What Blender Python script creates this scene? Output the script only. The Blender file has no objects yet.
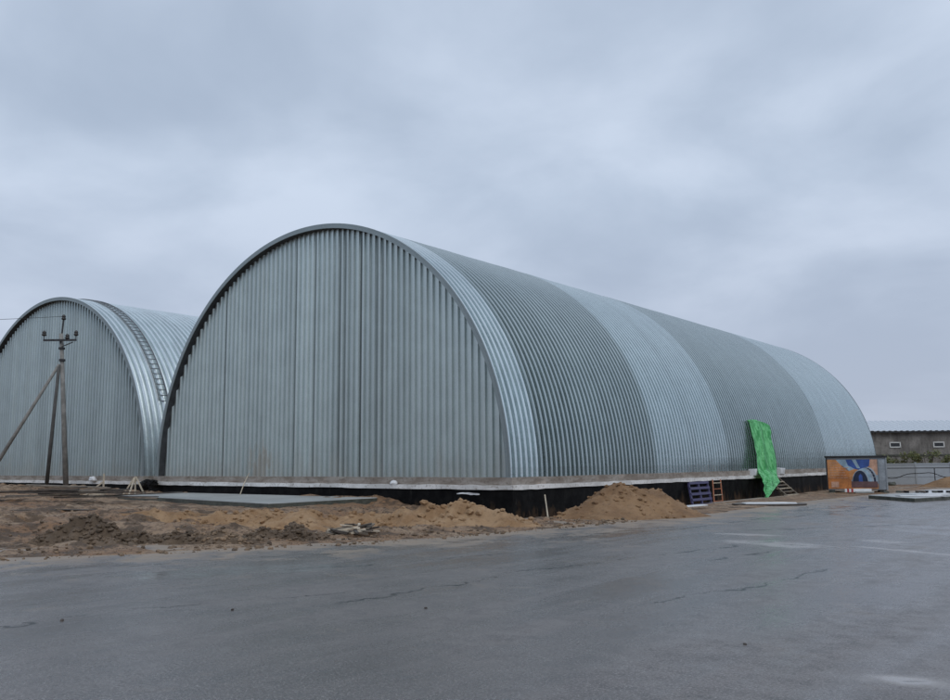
import bpy, math, random
import numpy as np
from mathutils import Vector, Matrix
random.seed(7); rng = np.random.default_rng(7)
S = bpy.context.scene
COL = S.collection
PI = math.pi

# ------------------------------------------------------------------ noise
def _h(ix, iy, s):
    n = (ix.astype(np.int64) * 374761393 + iy.astype(np.int64) * 668265263 + s * 974634777) & 0x7fffffff
    n = ((n ^ (n >> 13)) * 1274126177) & 0x7fffffff
    return ((n ^ (n >> 16)) & 0xffff) / 65535.0 * 2 - 1
def vnoise(x, y, s=0):
    x = np.asarray(x, float); y = np.asarray(y, float)
    ix = np.floor(x); iy = np.floor(y); fx = x - ix; fy = y - iy
    ux = fx * fx * (3 - 2 * fx); uy = fy * fy * (3 - 2 * fy)
    a = _h(ix, iy, s); b = _h(ix + 1, iy, s); c = _h(ix, iy + 1, s); d = _h(ix + 1, iy + 1, s)
    return (a * (1 - ux) + b * ux) * (1 - uy) + (c * (1 - ux) + d * ux) * uy
def fbm(x, y, o=4, s=0):
    r = 0; a = 1; t = 0
    for i in range(o):
        r = r + a * vnoise(x * 2 ** i, y * 2 ** i, s + i); t += a; a *= .5
    return r / t
def sstep(a, b, x):
    t = np.clip((np.asarray(x, float) - a) / (b - a), 0, 1); return t * t * (3 - 2 * t)

# ------------------------------------------------------------------ materials
class NT:
    def __init__(s, name):
        s.m = bpy.data.materials.new(name); s.m.use_nodes = True
        s.t = s.m.node_tree; s.n = s.t.nodes; s.l = s.t.links
        s.b = s.n['Principled BSDF']; s.out = s.n['Material Output']
    def nd(s, typ, **kw):
        o = s.n.new(typ)
        for k, v in kw.items(): setattr(o, k, v)
        return o
    def put(s, inp, v):
        if isinstance(v, bpy.types.NodeSocket): s.l.new(v, inp)
        else:
            if inp.type == 'RGBA' and isinstance(v, (tuple, list)): v = (*v[:3], 1)
            inp.default_value = v
    def coord(s, scale=(1, 1, 1), rot=(0, 0, 0), loc=(0, 0, 0), kind='Object'):
        c = s.nd('ShaderNodeTexCoord'); m = s.nd('ShaderNodeMapping')
        s.l.new(c.outputs[kind], m.inputs[0])
        m.inputs['Scale'].default_value = scale; m.inputs['Rotation'].default_value = rot; m.inputs['Location'].default_value = loc
        return m.outputs[0]
    def noise(s, vec, scale, detail=4, rough=.55, dist=0):
        n = s.nd('ShaderNodeTexNoise'); s.l.new(vec, n.inputs['Vector'])
        n.inputs['Scale'].default_value = scale; n.inputs['Detail'].default_value = detail
        n.inputs['Roughness'].default_value = rough; n.inputs['Distortion'].default_value = dist
        return n.outputs['Fac']
    def mr(s, v, a, b, c, d):
        n = s.nd('ShaderNodeMapRange'); n.interpolation_type = 'SMOOTHSTEP'; s.put(n.inputs[0], v)
        for i, x in enumerate((a, b, c, d)): n.inputs[i + 1].default_value = x
        return n.outputs[0]
    def math(s, op, a, b=0.0, c=0.0):
        n = s.nd('ShaderNodeMath', operation=op); s.put(n.inputs[0], a); s.put(n.inputs[1], b); s.put(n.inputs[2], c)
        return n.outputs[0]
    def mix(s, f, a, b, mode='MIX'):
        n = s.nd('ShaderNodeMix', data_type='RGBA', blend_type=mode)
        s.put(n.inputs[0], f); s.put(n.inputs[6], a); s.put(n.inputs[7], b)
        return n.outputs[2]
    def attr(s, name):
        n = s.nd('ShaderNodeAttribute', attribute_name=name); return n.outputs['Fac']
    def bump(s, h, strength=.3, dist=.02, base=None):
        n = s.nd('ShaderNodeBump'); s.put(n.inputs['Height'], h)
        n.inputs['Strength'].default_value = strength; n.inputs['Distance'].default_value = dist
        if base is not None: s.l.new(base, n.inputs['Normal'])
        s.l.new(n.outputs[0], s.b.inputs['Normal']); return n.outputs[0]
    def set(s, **kw):
        for k, v in kw.items(): s.put(s.b.inputs[k.replace('_', ' ')], v)
        return s.m

def simple(name, col, rough=.6, metal=0., var=.25, scale=6., bump=.2, bscale=40., stretch=(1, 1, 1)):
    t = NT(name); v = t.coord(stretch)
    f = t.noise(v, scale, 5)
    g = t.noise(v, scale * 7, 3)
    lo = tuple(c * (1 - var) for c in col); hi = tuple(min(1, c * (1 + var)) for c in col)
    c = t.mix(t.mr(f, .3, .7, 0, 1), lo, hi)
    c = t.mix(t.mr(g, .35, .75, 0, .5), c, lo)
    t.bump(t.noise(v, bscale, 3), bump, .01)
    return t.set(Base_Color=c, Roughness=t.mr(f, .3, .7, max(.02, rough - .1), min(1, rough + .1)), Metallic=metal)

def galv(name, col, rough, metal=.85, streak=(3, 3, .12), crimp=False, var=.05, stain=None):
    t = NT(name); v = t.coord(streak); o = t.coord()
    st = t.noise(v, 1.0, 5, .6); sp = t.noise(o, 1.3, 4); fine = t.noise(o, 18, 3)
    k = t.math('MULTIPLY', t.attr('tone'), t.mr(st, .25, .75, 1 - var, 1 + var))
    k = t.math('MULTIPLY', k, t.mr(sp, .3, .7, .96, 1.03))
    k = t.math('MULTIPLY', k, t.mr(fine, .3, .7, .95, 1.04))
    c = t.mix(1.0, col, k, 'MULTIPLY')
    r = t.mr(st, .3, .7, rough - .04, rough + .06)
    if stain:                                            # muddy splash low on the sheets
        sx, sz, w, h = stain
        q = t.nd('ShaderNodeSeparateXYZ'); t.l.new(t.coord(), q.inputs[0])
        a = t.math('DIVIDE', t.math('SUBTRACT', q.outputs[0], sx), w)
        b = t.math('DIVIDE', t.math('SUBTRACT', q.outputs[2], sz), h)
        d = t.math('SQRT', t.math('ADD', t.math('MULTIPLY', a, a), t.math('MULTIPLY', b, b)))
        d = t.math('ADD', d, t.mr(t.noise(t.coord((6, 1, 1.2)), 1, 4), .3, .7, -.4, .5))
        f = t.mr(d, .5, 1.1, .55, 0)
        # and a general band of splashed grime along the very bottom
        g = t.math('ADD', q.outputs[2], t.mr(t.noise(t.coord((2, 1, .3)), 1, 4), .3, .7, -.5, .5))
        f = t.math('MAXIMUM', f, t.mr(g, 1.1, 2.2, .22, 0))
        c = t.mix(f, c, (.23, .18, .13)); metal = t.mr(f, 0, .5, metal, .2)
    bb = t.noise(o, 2.2, 3)
    if crimp:
        w = t.nd('ShaderNodeTexNoise'); t.l.new(t.coord((9, .6, 9)), w.inputs['Vector']); w.inputs['Scale'].default_value = 1.6
        bb = t.math('ADD', bb, t.math('MULTIPLY', w.outputs['Fac'], .6))
    t.bump(bb, .10, .02)
    return t.set(Base_Color=c, Roughness=r, Metallic=metal)

# ------------------------------------------------------------------ mesh helpers
class MB:
    def __init__(s): s.v = []; s.f = []; s.mi = []; s.tn = []
    def add(s, vs, fs, mi=0, tone=1.0):
        b = len(s.v); s.v += [tuple(map(float, p)) for p in vs]
        for f in fs: s.f.append(tuple(b + i for i in f)); s.mi.append(mi); s.tn.append(tone)
    def box(s, c, size, M=None, mi=0, jit=0., tone=1.0):
        sx, sy, sz = (q / 2 for q in size)
        p = [Vector((x * sx, y * sy, z * sz)) for x in (-1, 1) for y in (-1, 1) for z in (-1, 1)]
        if jit: p = [q + Vector(random.uniform(-jit, jit) for _ in range(3)) for q in p]
        if M is not None: p = [M @ q for q in p]
        c = Vector(c); p = [q + c for q in p]
        s.add(p, [(0, 1, 3, 2), (4, 6, 7, 5), (0, 4, 5, 1), (2, 3, 7, 6), (0, 2, 6, 4), (1, 5, 7, 3)], mi, tone)
    def beam(s, a, b, w, h, up=(0, 0, 1), mi=0, jit=0.):
        a = Vector(a); b = Vector(b); d = b - a; L = d.length; d.normalize()
        u = Vector(up); r = d.cross(u)
        if r.length < 1e-3: r = d.cross(Vector((1, 0, 0)))
        r.normalize(); u = r.cross(d)
        M = Matrix((d, r, u)).transposed()
        s.box((a + b) / 2, (L, w, h), M, mi, jit)
    def tube(s, pts, r, seg=8, mi=0, cap=True):
        pts = [Vector(p) for p in pts]; n = len(pts)
        if not hasattr(r, '__len__'): r = [r] * n
        vs = []; fs = []
        for i, p in enumerate(pts):
            d = (pts[min(n - 1, i + 1)] - pts[max(0, i - 1)]).normalized()
            a = d.cross(Vector((0, 0, 1)))
            if a.length < 1e-3: a = d.cross(Vector((1, 0, 0)))
            a.normalize(); b = d.cross(a)
            for k in range(seg):
                t = 2 * PI * k / seg; vs.append(p + (a * math.cos(t) + b * math.sin(t)) * r[i])
        for i in range(n - 1):
            for k in range(seg):
                q = (k + 1) % seg; fs.append((i * seg + k, i * seg + q, (i + 1) * seg + q, (i + 1) * seg + k))
        if cap: fs.append(tuple(range(seg))[::-1]); fs.append(tuple((n - 1) * seg + k for k in range(seg)))
        s.add(vs, fs, mi)
    def prism(s, poly, z0, z1, mi=0):
        n = len(poly); vs = [(x, y, z0) for x, y in poly] + [(x, y, z1) for x, y in poly]
        s.add(vs, [tuple(range(n))[::-1], tuple(range(n, 2 * n))] + [(i, (i + 1) % n, n + (i + 1) % n, n + i) for i in range(n)], mi)
    def rock(s, c, r, mi=0, flat=.7):
        t = (1 + 5 ** .5) / 2
        V = [(-1, t, 0), (1, t, 0), (-1, -t, 0), (1, -t, 0), (0, -1, t), (0, 1, t), (0, -1, -t), (0, 1, -t), (t, 0, -1), (t, 0, 1), (-t, 0, -1), (-t, 0, 1)]
        F = [(0, 11, 5), (0, 5, 1), (0, 1, 7), (0, 7, 10), (0, 10, 11), (1, 5, 9), (5, 11, 4), (11, 10, 2), (10, 7, 6), (7, 1, 8), (3, 9, 4), (3, 4, 2), (3, 2, 6), (3, 6, 8), (3, 8, 9), (4, 9, 5), (2, 4, 11), (6, 2, 10), (8, 6, 7), (9, 8, 1)]
        R = Matrix.Rotation(random.uniform(0, 6.28), 3, 'Z') @ Matrix.Rotation(random.uniform(0, 6.28), 3, 'X')
        sc = Vector((random.uniform(.7, 1.3), random.uniform(.7, 1.2), flat * random.uniform(.8, 1.2)))
        vs = []
        for v in V:
            q = R @ Vector(v); q *= r / 1.9 * random.uniform(.75, 1.2)
            vs.append(Vector((q.x * sc.x, q.y * sc.y, q.z * sc.z)) + Vector(c))
        s.add(vs, F, mi)
    def grid(s, P, mi=0, tones=None, close=False):          # P: array (n,m,3)
        P = np.asarray(P); n, m = P.shape[:2]; b = len(s.v)
        s.v += [tuple(p) for p in P.reshape(-1, 3).tolist()]
        for i in range(n - 1):
            t = 1.0 if tones is None else tones[i]
            for j in range(m - 1):
                s.f.append((b + i * m + j, b + i * m + j + 1, b + (i + 1) * m + j + 1, b + (i + 1) * m + j)); s.mi.append(mi); s.tn.append(t)
    def build(s, name, mats, parent=None, smooth=False, loc=None, bevel=0.):
        me = bpy.data.meshes.new(name); me.from_pydata(s.v, [], s.f)
        if not isinstance(mats, (list, tuple)): mats = [mats]
        for m in mats: me.materials.append(m)
        me.polygons.foreach_set('material_index', s.mi)
        if smooth: me.polygons.foreach_set('use_smooth', [True] * len(s.f))
        a = me.attributes.new('tone', 'FLOAT', 'FACE'); a.data.foreach_set('value', [float(t) for t in s.tn])
        me.update()
        o = bpy.data.objects.new(name, me); COL.objects.link(o)
        if parent is not None: o.parent = parent
        if loc is not None: o.location = loc
        if bevel:
            q = o.modifiers.new('bevel', 'BEVEL'); q.width = bevel; q.segments = 2; q.limit_method = 'ANGLE'
        return o
def tag(o, label=None, cat=None, group=None, kind=None):
    for k, v in (('label', label), ('category', cat), ('group', group), ('kind', kind)):
        if v: o[k] = v
    return o
def thing(name, label, cat, loc=(0, 0, 0), rz=0., group=None):
    o = bpy.data.objects.new(name, None); o.empty_display_size = .3; COL.objects.link(o)
    o.location = loc; o.rotation_euler = (0, 0, rz); return tag(o, label, cat, group)
def copy_tree(o, parent=None):
    c = o.copy(); COL.objects.link(c)
    if parent is not None: c.parent = parent
    for ch in list(o.children): copy_tree(ch, c)
    return c

# ------------------------------------------------------------------ world, sun, camera
SUN_EL, SUN_AZ = math.radians(48), math.radians(118)       # azimuth measured from +Y clockwise
w = bpy.data.worlds.new('World'); S.world = w; w.use_nodes = True
nt = w.node_tree; nt.nodes.clear()
def wn(t, **k):
    o = nt.nodes.new(t)
    for a, b in k.items(): setattr(o, a, b)
    return o
L = nt.links.new
sky = wn('ShaderNodeTexSky', sky_type='NISHITA'); sky.sun_disc = False
sky.sun_elevation = SUN_EL; sky.sun_rotation = SUN_AZ
tc = wn('ShaderNodeTexCoord'); sx = wn('ShaderNodeSeparateXYZ'); L(tc.outputs['Generated'], sx.inputs[0])
zc = wn('ShaderNodeMath', operation='MAXIMUM'); L(sx.outputs[2], zc.inputs[0]); zc.inputs[1].default_value = 0
zo = wn('ShaderNodeMath', operation='ADD'); L(zc.outputs[0], zo.inputs[0]); zo.inputs[1].default_value = .30
dv = wn('ShaderNodeVectorMath', operation='DIVIDE'); L(tc.outputs['Generated'], dv.inputs[0])
cb = wn('ShaderNodeCombineXYZ')
for i in range(3): L(zo.outputs[0], cb.inputs[i])
L(cb.outputs[0], dv.inputs[1])
mp = wn('ShaderNodeMapping'); L(dv.outputs[0], mp.inputs[0]); mp.inputs['Scale'].default_value = (1, 1, 0); mp.inputs['Location'].default_value = (-.755, 4.166, 0)
n1 = wn('ShaderNodeTexNoise'); L(mp.outputs[0], n1.inputs[0]); n1.inputs['Scale'].default_value = 1.9; n1.inputs['Detail'].default_value = 7; n1.inputs['Roughness'].default_value = .5; n1.inputs['Distortion'].default_value = .25
n2 = wn('ShaderNodeTexNoise'); L(mp.outputs[0], n2.inputs[0]); n2.inputs['Scale'].default_value = .7; n2.inputs['Detail'].default_value = 3
ad = wn('ShaderNodeMath', operation='MULTIPLY_ADD'); L(n2.outputs[0], ad.inputs[0]); ad.inputs[1].default_value = .9; L(n1.outputs[0], ad.inputs[2])
cr = wn('ShaderNodeValToRGB'); L(ad.outputs[0], cr.inputs[0])
m_ = wn('ShaderNodeMapRange'); L(ad.outputs[0], m_.inputs[0]); m_.inputs[1].default_value = .76; m_.inputs[2].default_value = 1.13; L(m_.outputs[0], cr.inputs[0])
cr.color_ramp.interpolation = 'B_SPLINE'
els = cr.color_ramp.elements
els[0].position = 0.0; els[0].color = (.405, .488, .62, 1)
els[1].position = 1.0; els[1].color = (.665, .755, .90, 1)
e = els.new(.5); e.color = (.50, .59, .73, 1)
# lower cloud deck is slightly greyer and more violet
lo = wn('ShaderNodeMapRange'); L(zc.outputs[0], lo.inputs[0]); lo.inputs[1].default_value = 0; lo.inputs[2].default_value = .30; lo.inputs[3].default_value = 1; lo.inputs[4].default_value = 0
mh = wn('ShaderNodeMix', data_type='RGBA'); L(lo.outputs[0], mh.inputs[0]); L(cr.outputs[0], mh.inputs[6]); 
mh2 = wn('ShaderNodeMix', data_type='RGBA'); mh2.inputs[0].default_value = .7; L(cr.outputs[0], mh2.inputs[6]); mh2.inputs[7].default_value = (.44, .48, .60, 1)
L(mh2.outputs[2], mh.inputs[7])
mx = wn('ShaderNodeMix', data_type='RGBA'); mx.inputs[0].default_value = .94; L(sky.outputs[0], mx.inputs[6]); sc_ = wn('ShaderNodeVectorMath', operation='SCALE'); sc_.inputs[3].default_value = 10; L(mh.outputs[2], sc_.inputs[0]); L(sc_.outputs[0], mx.inputs[7])
bg = wn('ShaderNodeBackground'); bg.inputs[1].default_value = .1; L(mx.outputs[2], bg.inputs[0])
wo = wn('ShaderNodeOutputWorld'); L(bg.outputs[0], wo.inputs[0])

sl = bpy.data.lights.new('sun', 'SUN'); sl.energy = .9; sl.angle = math.radians(40); sl.color = (1, .96, .9)
so = bpy.data.objects.new('sun', sl); COL.objects.link(so)
sd = Vector((math.sin(SUN_AZ) * math.cos(SUN_EL), math.cos(SUN_AZ) * math.cos(SUN_EL), math.sin(SUN_EL)))
so.rotation_euler = sd.to_track_quat('Z', 'Y').to_euler(); so.location = sd * 60

cam = bpy.data.cameras.new('camera'); co = bpy.data.objects.new('camera', cam); COL.objects.link(co)
R_, U_, F_ = Vector((0.789018, 0.61432, -0.007869)), Vector((0.085232, -0.096768, 0.991651)), Vector((-0.60843, 0.783101, 0.128711))
M = Matrix((R_, U_, -F_)).transposed().to_4x4(); M.translation = Vector((16.54, -23.11, 1.6)); co.matrix_world = M
cam.sensor_width = 36; cam.lens = 36 * 876.56 / 950; cam.clip_end = 6000; cam.clip_start = .05
S.camera = co
S.view_settings.view_transform = 'Standard'; S.view_settings.look = 'None'; S.view_settings.gamma = 1; S.view_settings.exposure = 0
S.view_settings.use_curve_mapping = False

# ------------------------------------------------------------------ terrain
EDGE = np.array([(-60, -112), (-20, -48), (-6, -25.8), (.38, -15.87), (2.15, -13.04), (3.7, -9.8), (4.3, -6.4), (4.9, -1.6), (5.5, 3.5), (5.6, 9), (5.3, 14), (6, 20), (6.5, 32), (7.5, 60), (9, 140)], float)
def edist(x, y):
    x = np.asarray(x, float); y = np.asarray(y, float)
    best = np.full(x.shape, 1e9); sg = np.zeros(x.shape)
    for a, b in zip(EDGE[:-1], EDGE[1:]):
        d = b - a; t = np.clip(((x - a[0]) * d[0] + (y - a[1]) * d[1]) / (d @ d), 0, 1)
        px = x - a[0] - t * d[0]; py = y - a[1] - t * d[1]; q = np.hypot(px, py)
        m = q < best; best = np.where(m, q, best); sg = np.where(m, np.sign(d[0] * py - d[1] * px), sg)
    return best * sg
def gauss(x, y, cx, cy, sl_, sw, ang):
    c, s = math.cos(ang), math.sin(ang); dx, dy = x - cx, y - cy
    return np.exp(-((dx * c + dy * s) / sl_) ** 2 - ((-dx * s + dy * c) / sw) ** 2)
AV = math.radians(38)
def ground_z(x, y, detail=True):
    x = np.asarray(x, float); y = np.asarray(y, float); d = edist(x, y)
    dn = d + .45 * fbm(x * .7, y * .7, 3, 11) + .12 * fbm(x * 3, y * 3, 2, 12)
    left = 1 - sstep(-7, 1.0, x)
    h = -.05 + .075 * sstep(-.1, .5, dn) + (.36 * left + .03) * sstep(.4, 8, dn) * (1 - sstep(-.5, 4, y) * sstep(-3, 3, x))
    h = h + .12 * sstep(-18, -30, x) * sstep(1, 8, dn)
    # swale along the foundation
    qx = np.maximum(np.maximum(x - .25, -20.25 - x), 0); qy = np.maximum(np.maximum(-.35 - y, y - 46.5), 0); dw = np.hypot(qx, qy)
    h = h - .30 * (1 - sstep(.7, 2.9, dw)) * sstep(-6, -1.5, x) * (1 - sstep(30, 36, y))
    # berm of sand between slab and road
    h = h + .05 * gauss(x, y, -3.2, -8.6, 4.6, 1.0, AV)
    if detail:
        g = sstep(.2, 2.2, dn) * (1 - .7 * sstep(-1, 3, y) * sstep(-1, 1, x))
        h = h + g * (.14 * fbm(x * .55, y * .55, 4, 3) + .16 * fbm(x * 1.9, y * 1.9, 3, 5) + .08 * fbm(x * 4.5, y * 4.5, 2, 6))
        h = h + sstep(.1, .6, dn) * .02 * fbm(x * 3, y * 3, 3, 9)
        # wheel ruts that follow the road edge
        h = h - .07 * np.exp(-((dn - 2.4) / .22) ** 2) * g - .06 * np.exp(-((dn - 3.9) / .25) ** 2) * g + .04 * np.exp(-((dn - 3.15) / .3) ** 2) * g
    # flat bed for the slab and pole mound
    k = np.minimum(1, 1.6 * gauss(x, y, -11.0, -4.2, 7.6, 3.0, -.17)); h = h * (1 - .8 * k) + .26 * .8 * k
    h = h + .10 * gauss(x, y, -26, -2.5, 4, 2.5, .5)
    return h
def gz(x, y): return float(ground_z(np.array([x]), np.array([y]))[0])

def axis(lo, hi, step, far, n):
    c = np.arange(lo, hi, step); g = np.geomspace(step * 2, far, n)
    return np.concatenate([lo - g[::-1], c, hi + g])
xs = axis(-36, 7, .13, 2600, 26); ys = axis(-20, 2, .13, 2600, 30)
X, Y = np.meshgrid(xs, ys, indexing='ij')
Z = ground_z(X, Y)
gm = MB(); gm.grid(np.stack([X, Y, Z], -1))
t = NT('dirt'); v = t.coord()
big = t.noise(v, .33, 5, .6, .6); mid = t.noise(v, 1.4, 5, .65); fin = t.noise(v, 9, 5, .7); grit = t.noise(v, 45, 3, .7)
c = t.mix(t.mr(big, .36, .62, 0, 1), (.29, .16, .078), (.42, .305, .21))
c = t.mix(t.mr(mid, .47, .60, 0, .9), c, (.10, .064, .038))
c = t.mix(t.mr(t.noise(t.coord((.5, 1.3, 1), (0, 0, -.9)), .9, 5, .7), .52, .68, 0, .6), c, (.36, .205, .10))
c = t.mix(t.mr(fin, .46, .66, 0, .75), c, (.075, .050, .032))
c = t.mix(t.mr(grit, .55, .75, 0, .45), c, (.38, .30, .22))
t.bump(t.math('ADD', t.math('MULTIPLY', fin, .8), t.math('MULTIPLY', grit, .35)), .9, .12)
M_dirt = t.set(Base_Color=c, Roughness=t.mr(big, .4, .6, .65, .9))
go = gm.build('ground', M_dirt, smooth=True); tag(go, kind='structure')

# ------------------------------------------------------------------ asphalt
xs = axis(-14, 17, .3, 300, 22); ys = axis(-26, 22, .3, 300, 24)
X, Y = np.meshgrid(xs, ys, indexing='ij'); Dd = edist(X, Y)
Z = .012 * fbm(X * .3, Y * .3, 3, 21) * sstep(60, 20, np.hypot(X - 16, Y + 23))
rm = MB(); n, m = X.shape
vid = {}
for i in range(n - 1):
    for j in range(m - 1):
        if min(Dd[i, j], Dd[i + 1, j], Dd[i, j + 1], Dd[i + 1, j + 1]) < 3:
            q = []
            for a, b in ((i, j), (i + 1, j), (i + 1, j + 1), (i, j + 1)):
                k = a * m + b
                if k not in vid: vid[k] = len(rm.v); rm.v.append((X[a, b], Y[a, b], Z[a, b]))
                q.append(vid[k])
            rm.f.append(tuple(q)); rm.mi.append(0); rm.tn.append(1.)
t = NT('wet_asphalt'); v = t.coord()
q = t.nd('ShaderNodeSeparateXYZ'); t.l.new(v, q.inputs[0]); PX, PY = q.outputs[0], q.outputs[1]
def ell(cx, cy, rx, ry, ang, soft=.5):
    c_, s_ = math.cos(ang), math.sin(ang)
    dx = t.math('SUBTRACT', PX, cx); dy = t.math('SUBTRACT', PY, cy)
    a = t.math('DIVIDE', t.math('ADD', t.math('MULTIPLY', dx, c_), t.math('MULTIPLY', dy, s_)), rx)
    b = t.math('DIVIDE', t.math('SUBTRACT', t.math('MULTIPLY', dy, c_), t.math('MULTIPLY', dx, s_)), ry)
    d = t.math('SQRT', t.math('ADD', t.math('MULTIPLY', a, a), t.math('MULTIPLY', b, b)))
    d = t.math('ADD', d, WARP)
    return t.mr(d, 1 - soft / 2, 1 + soft / 2, 1, 0)
WARP = t.mr(t.noise(v, 1.7, 4, .6), .3, .7, -.4, .4)
def crack(x0, y0, x1, y1, wd=.02, amp=.25):
    dx, dy = x1 - x0, y1 - y0; l = math.hypot(dx, dy); dx /= l; dy /= l
    ax = t.math('SUBTRACT', PX, x0); ay = t.math('SUBTRACT', PY, y0)
    al = t.math('ADD', t.math('MULTIPLY', ax, dx), t.math('MULTIPLY', ay, dy))
    ac = t.math('SUBTRACT', t.math('MULTIPLY', ay, dx), t.math('MULTIPLY', ax, dy))
    ac = t.math('ABSOLUTE', t.math('ADD', ac, t.mr(CN, .25, .75, -amp, amp)))
    wv = t.math('MULTIPLY', t.mr(CW, .36, .64, .1, 2.6), wd)
    k = t.mr(t.math('DIVIDE', ac, wv), .6, 1.3, 1, 0)
    e_ = min(.5, l * .3); k = t.math('MULTIPLY', k, t.mr(al, 0, e_, 0, 1)); return t.math('MULTIPLY', k, t.mr(al, l - e_, l, 1, 0))
CN = t.noise(v, .55, 6, .62); CW = t.noise(v, 1.1, 3)
CR = None
for a in ((8.6, -16, 9.75, -5.5, .018, .4), (5.55, -10.5, 6.6, -2.2, .018, .45), (7.0, -4.2, 7.4, -1.0, .03, .2), (9.4, -5.9, 12.6, -3.6, .022, .3), (10.3, -5.6, 12.6, -6.0, .022, .3),
          (3.0, -15.5, 4.9, -10.8, .02, .15), (2.3, -16.5, 3.2, -14.5, .02, .1), (5.6, -15, 7.3, -9, .016, .3), (10.4, -9.4, 10.9, -6.6, .024, .3), (11.8, -14.2, 12.5, -9, .014, .3), (6.6, -20, 8.3, -14.6, .012, .3), (14.88, -15.98, 15.08, -15.84, .008, .01), (7.9, 2, 8.6, 12, .03, .4), (8.5, -3, 11.5, 1.5, .03, .3)):
    k = crack(*a); CR = k if CR is None else t.math('MAXIMUM', CR, k)
PUD = None
SILT = None
for a in ((10.45, -5.75, 1.0, .45, -.25), (12.95, -5.95, 1.1, .12, -.42), (12.0, -4.1, .45, .25, 0), (14.98, -15.9, .30, .2, .3), (9.2, -3.9, .6, .2, .1)):
    k = ell(*a, .9); SILT = k if SILT is None else t.math('MAXIMUM', SILT, k)
for a in ( (12.6, -1.2, 2.4, .5, -.35), (11.0, .8, 2.2, .45, -.3), (5.2, -14.5, 2.0, .6, 1.0), (9.0, 4.5, 2.0, .4, -.2), (7.4, 9.5, 1.2, .5, .2), (14.98, -15.9, .2, .13, .3)):
    k = ell(*a); PUD = k if PUD is None else t.math('MAXIMUM', PUD, k)
strv = t.coord((1.3, .16, 1), (0, 0, .12)); st = t.noise(strv, 1.2, 6, .62, .3)
big = t.noise(v, .16, 5, .6, .5); agg = t.noise(v, 52, 3, .85); agg2 = t.noise(v, 38, 3, .7); md = t.noise(v, 1.1, 5, .65)
c = t.mix(t.mr(big, .35, .65, 0, 1), (.082, .070, .065), (.125, .108, .10))
c = t.mix(t.mr(st, .40, .66, 0, .55), c, (.175, .155, .145))
c = t.mix(t.mr(md, .45, .7, 0, .5), c, (.06, .052, .05))
bl = t.noise(v, 3.2, 9, .72, .3); c = t.mix(t.mr(bl, .50, .66, 0, .6), c, (.075, .072, .07)); c = t.mix(t.mr(bl, .46, .32, 0, .5), c, (.18, .162, .153)); c = t.mix(t.mr(agg, .53, .66, 0, .85), c, (.36, .335, .32))
c = t.mix(t.mr(agg2, .52, .68, 0, .6), c, (.045, .044, .043))
# sandy wash near the verge
sa = t.attr('sand'); sn = t.math('ADD', sa, t.mr(t.noise(v, .9, 6, .7, .4), .3, .7, -.45, .35))
c = t.mix(t.mr(sn, .2, .8, 0, .9), c, (.30, .235, .175))
c = t.mix(t.math('MULTIPLY', SILT, .75), c, (.36, .335, .32))
c = t.mix(t.math('MULTIPLY', CR, .85), c, (.014, .019, .019))
ro = t.mr(st, .35, .65, .16, .34); ro = t.math('ADD', ro, t.mr(bl, .35, .65, -.05, .07)); ro = t.math('ADD', ro, t.mr(big, .35, .65, -.06, .08)); ro = t.math('ADD', ro, t.mr(agg2, .3, .7, -.05, .06))
ro = t.math('ADD', ro, t.mr(sn, .2, .8, 0, .3))
rmix = t.nd('ShaderNodeMix', data_type='FLOAT'); t.put(rmix.inputs[0], t.math('MULTIPLY', PUD, t.mr(bl, .3, .62, 1, .25))); t.put(rmix.inputs[2], ro); rmix.inputs[3].default_value = .12
hh = t.math('ADD', t.math('MULTIPLY', agg, .6), t.math('MULTIPLY', agg2, .7)); hh = t.math('SUBTRACT', hh, t.math('MULTIPLY', CR, 1.2))
hh = t.math('MULTIPLY', hh, t.math('SUBTRACT', 1.0, t.math('MULTIPLY', PUD, .93)))
t.bump(hh, .33, .010)
M_asph = t.set(Base_Color=c, Roughness=rmix.outputs[0], Specular_IOR_Level=t.math('SUBTRACT', .5, t.math('MULTIPLY', CR, .36))); t.b.inputs['IOR'].default_value = 1.5
ro_ = rm.build('asphalt_yard', M_asph, smooth=True); tag(ro_, kind='structure')
rv = np.array(rm.v); sd_ = -edist(rv[:, 0], rv[:, 1])
a = ro_.data.attributes.new('sand', 'FLOAT', 'POINT'); a.data.foreach_set('value', np.clip(.85 * np.exp(-np.maximum(sd_, 0) / 2.0), 0, 1).astype(float))

# ------------------------------------------------------------------ shared materials
M_gable = galv('zinc_gable_sheet', (.53, .595, .585), .38, .9, stain=(-13.0, 1.3, .9, 1.2))
M_gable2 = galv('zinc_gable_sheet_neighbour', (.44, .505, .505), .38, .9, stain=(-60, 1.3, .9, .6))
M_zinc_new = galv('zinc_roof_new', (.64, .705, .71), .21, .95, streak=(1, 6, 1), crimp=True)
M_zinc_dull = galv('zinc_roof_dull', (.42, .475, .47), .25, .95, streak=(1, 6, 1), crimp=True)
M_zinc_pale = galv('zinc_roof_pale', (.74, .80, .81), .40, .9, streak=(1, 6, 1), crimp=True)
M_zinc_mid = galv('zinc_roof_mid', (.56, .63, .635), .26, .95, streak=(1, 6, 1), crimp=True)
M_rim = galv('zinc_rim', (.29, .335, .34), .45, .8)
M_bitumen = simple('black_bitumen', (.005, .005, .0055), .6, 0, .5, 2.5, .6, 9); M_bitumen.node_tree.nodes['Principled BSDF'].inputs['Specular IOR Level'].default_value = .22
t = NT('mud_splashed_bitumen'); v = t.coord(); q = t.nd('ShaderNodeSeparateXYZ'); t.l.new(v, q.inputs[0])
f1_ = t.noise(t.coord((1, 1, .35)), 2.2, 6, .7, .4); zz = t.math('ADD', q.outputs[2], t.mr(f1_, .25, .75, -.55, .55))
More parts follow.
